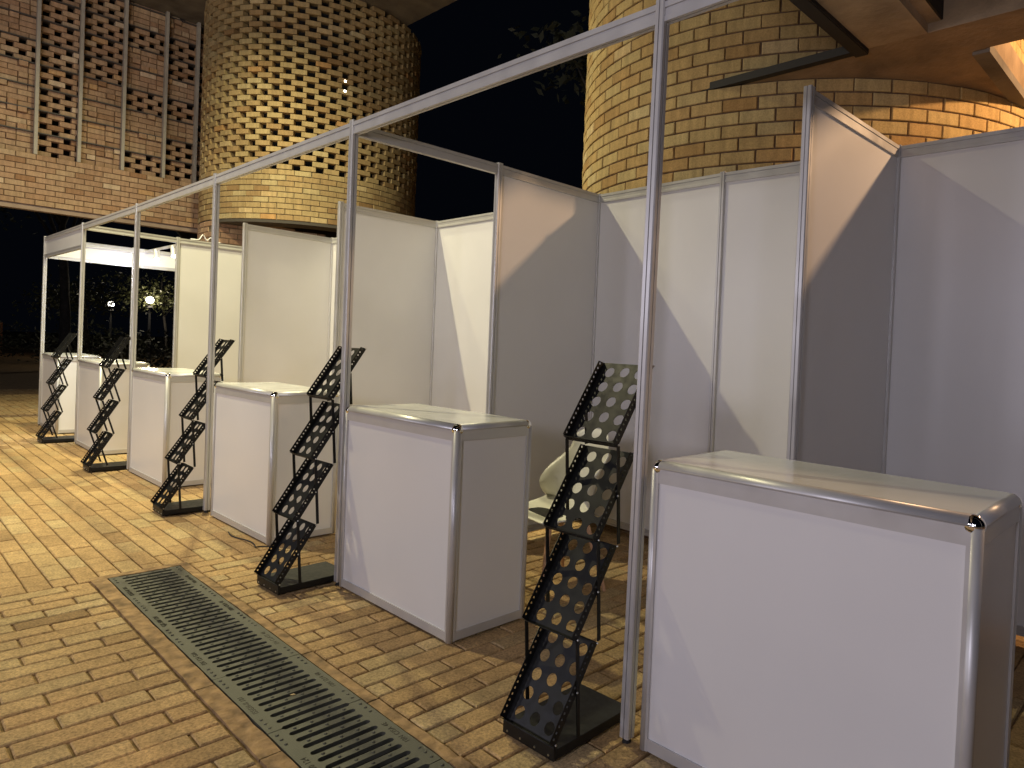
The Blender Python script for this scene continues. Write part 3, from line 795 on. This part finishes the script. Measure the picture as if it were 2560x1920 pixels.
def tree(x, y, h, cr, lab, n=900, leaf=.16, trunk=.2, lean=0, mt='leaf', crown_z=None, squash=.7, name='tree', seed=1):
    rd = random.Random(seed); t = empty(name, (x, y, 0), lab, 'tree', 'trees in the dark garden')
    m = MB(); pts = []; rr = []
    for k in range(8):
        u = k/7; pts.append((lean*u+.12*math.sin(u*5), .08*math.sin(u*4+1), h*.75*u)); rr.append(trunk*(1-.6*u))
    m.tube(pts, rr, 10)
    cz = crown_z or h*.8; top = Vector(pts[-1])
    tips = []
    for k in range(9):
        a = rd.uniform(0, 6.28); e = top + Vector((math.cos(a)*cr*.75*rd.uniform(.4, 1), math.sin(a)*cr*.75*rd.uniform(.4, 1), (cz-top.z)+rd.uniform(-.3, .5)*cr*squash))
        s = Vector(pts[rd.choice((4, 5, 6))]); mid = (s+e)/2 + Vector((rd.gauss(0, .1), rd.gauss(0, .1), .25))
        m.tube([tuple(s), tuple(mid), tuple(e)], [trunk*.4, trunk*.22, .02], 6); tips.append(e)
    m.build('trunk', M['bark'], t, smooth=True)
    c = MB()
    for k in range(n):
        tp = rd.choice(tips); q = tp + Vector((rd.gauss(0, cr*.28), rd.gauss(0, cr*.28), rd.gauss(0, cr*.24*squash)))
        ax = Vector((rd.gauss(0, 1), rd.gauss(0, 1), rd.gauss(-.4, .8))).normalized(); sd = ax.cross(Vector((rd.gauss(0, 1), rd.gauss(0, 1), rd.gauss(0, 1)))).normalized()
        L = leaf*rd.uniform(.6, 1.3); c.poly([tuple(q), tuple(q+ax*L*.5+sd*L*.22), tuple(q+ax*L), tuple(q+ax*L*.5-sd*L*.22)])
    c.build('crown', M[mt], t); return t
tree(-21.5, 5.05, 9, 3.2, 'dark tree with a thick leaning trunk just right of the lit globe lamp', 1500, .22, .42, .8, 'leaf', 6.8, seed=3)
tree(-27.8, 6.2, 4.3, 1.5, 'low leafy tree whose leaves glow round the lit globe lamp', 1500, .13, .06, 0, 'leaf', 2.7, seed=5)
tree(-32.0, 4.6, 4.6, 1.9, 'leafy tree in front of the smaller lamp', 1300, .16, .09, 0, 'leaf', 2.6, seed=8)
tree(-24.5, 2.6, 8, 2.6, 'slim dark tree behind the opening next to the fascia booth corner', 900, .2, .16, .2, 'leafdark', 6.2, seed=11)
tree(-30, 0.2, 8, 3.0, 'dark tree standing in the passage under the brick wing', 900, .2, .2, .2, 'leafdark', 6.2, seed=12)
tree(-6.6, 7.6, 7.2, 1.6, 'dark leafy tree between the round tower and the round column', 1500, .2, .10, 0, 'leafdark', 6.4, seed=14)
tree(-4.6, 8.2, 5.0, 1.2, 'lower dark tree close beside the round column', 900, .18, .07, 0, 'leafdark', 4.4, seed=15)
def shrub(x, y, h, rad, n, lab, seed):
    rd = random.Random(seed); t = empty('shrub', (x, y, 0), lab, 'shrub', 'shrubs in the dark garden')
    c = MB()
    for k in range(n):
        a = rd.uniform(0, 6.28); rr = rad*math.sqrt(rd.random()); q = Vector((math.cos(a)*rr, math.sin(a)*rr, rd.random()**.8*h*(1-.5*(rr/rad)**2)))
        ax = Vector((rd.gauss(0, 1), rd.gauss(0, 1), rd.gauss(.6, .6))).normalized(); sd = ax.cross(Vector((rd.gauss(0, 1), rd.gauss(0, 1), rd.gauss(0, 1)))).normalized()
        L = rd.uniform(.1, .25); c.poly([tuple(q), tuple(q+ax*L*.5+sd*L*.2), tuple(q+ax*L), tuple(q+ax*L*.5-sd*L*.2)])
    c.build('foliage', M['leafdark'], t)
    s = MB(); s.cyl((0, 0, 0), (0, 0, h*.6), .03, .01, 6); s.build('stem', M['bark'], t)
shrub(-25.5, 5.2, 1.3, 1.6, 900, 'shrub at the foot of the thick leaning trunk', 21)
shrub(-29.5, 4.4, 1.5, 1.8, 900, 'shrub below the smaller street lamp', 22)
shrub(-33, 2.0, 1.4, 2.2, 900, 'shrub behind the farthest counter', 23)
pb = MB(); pb.box((-.03, 0, .2), (.03, 1.2, 2.3)); q_ = pb.build('board', M['pinkpanel']); q_.location = (-23.2, 5.95, 0)
tag(q_, 'grey pink board standing in the garden right of the dark trunk', 'board')
pl = empty('brick_planter', (-40, 2.05, 0), 'low red brick planter wall in the dark at the left edge', 'planter')
mb = MB(); bricks_flat(mb, (0, -3.0, .25), (0, 1, 0), (1, 0, 0), 17, 13, L=.24); mb.build('brickwork', M['redbrick'], pl)
mb = MB(); mb.box((-.4, -3.0, .0), (-.012, 1.08, 1.40)); mb.build('core', M['mortardark'], pl)
lamp('planter_fill', 'POINT', (-37.5, 1.2, 2.6), 10, (1, .6, .35), .1)  # small fill added to brighten the planter, no fixture
kb = MB(); kb.box((-46, -8, 0), (-45.7, 20, .14)); tag(kb.build('kerb', M['concdark']), kind='structure')
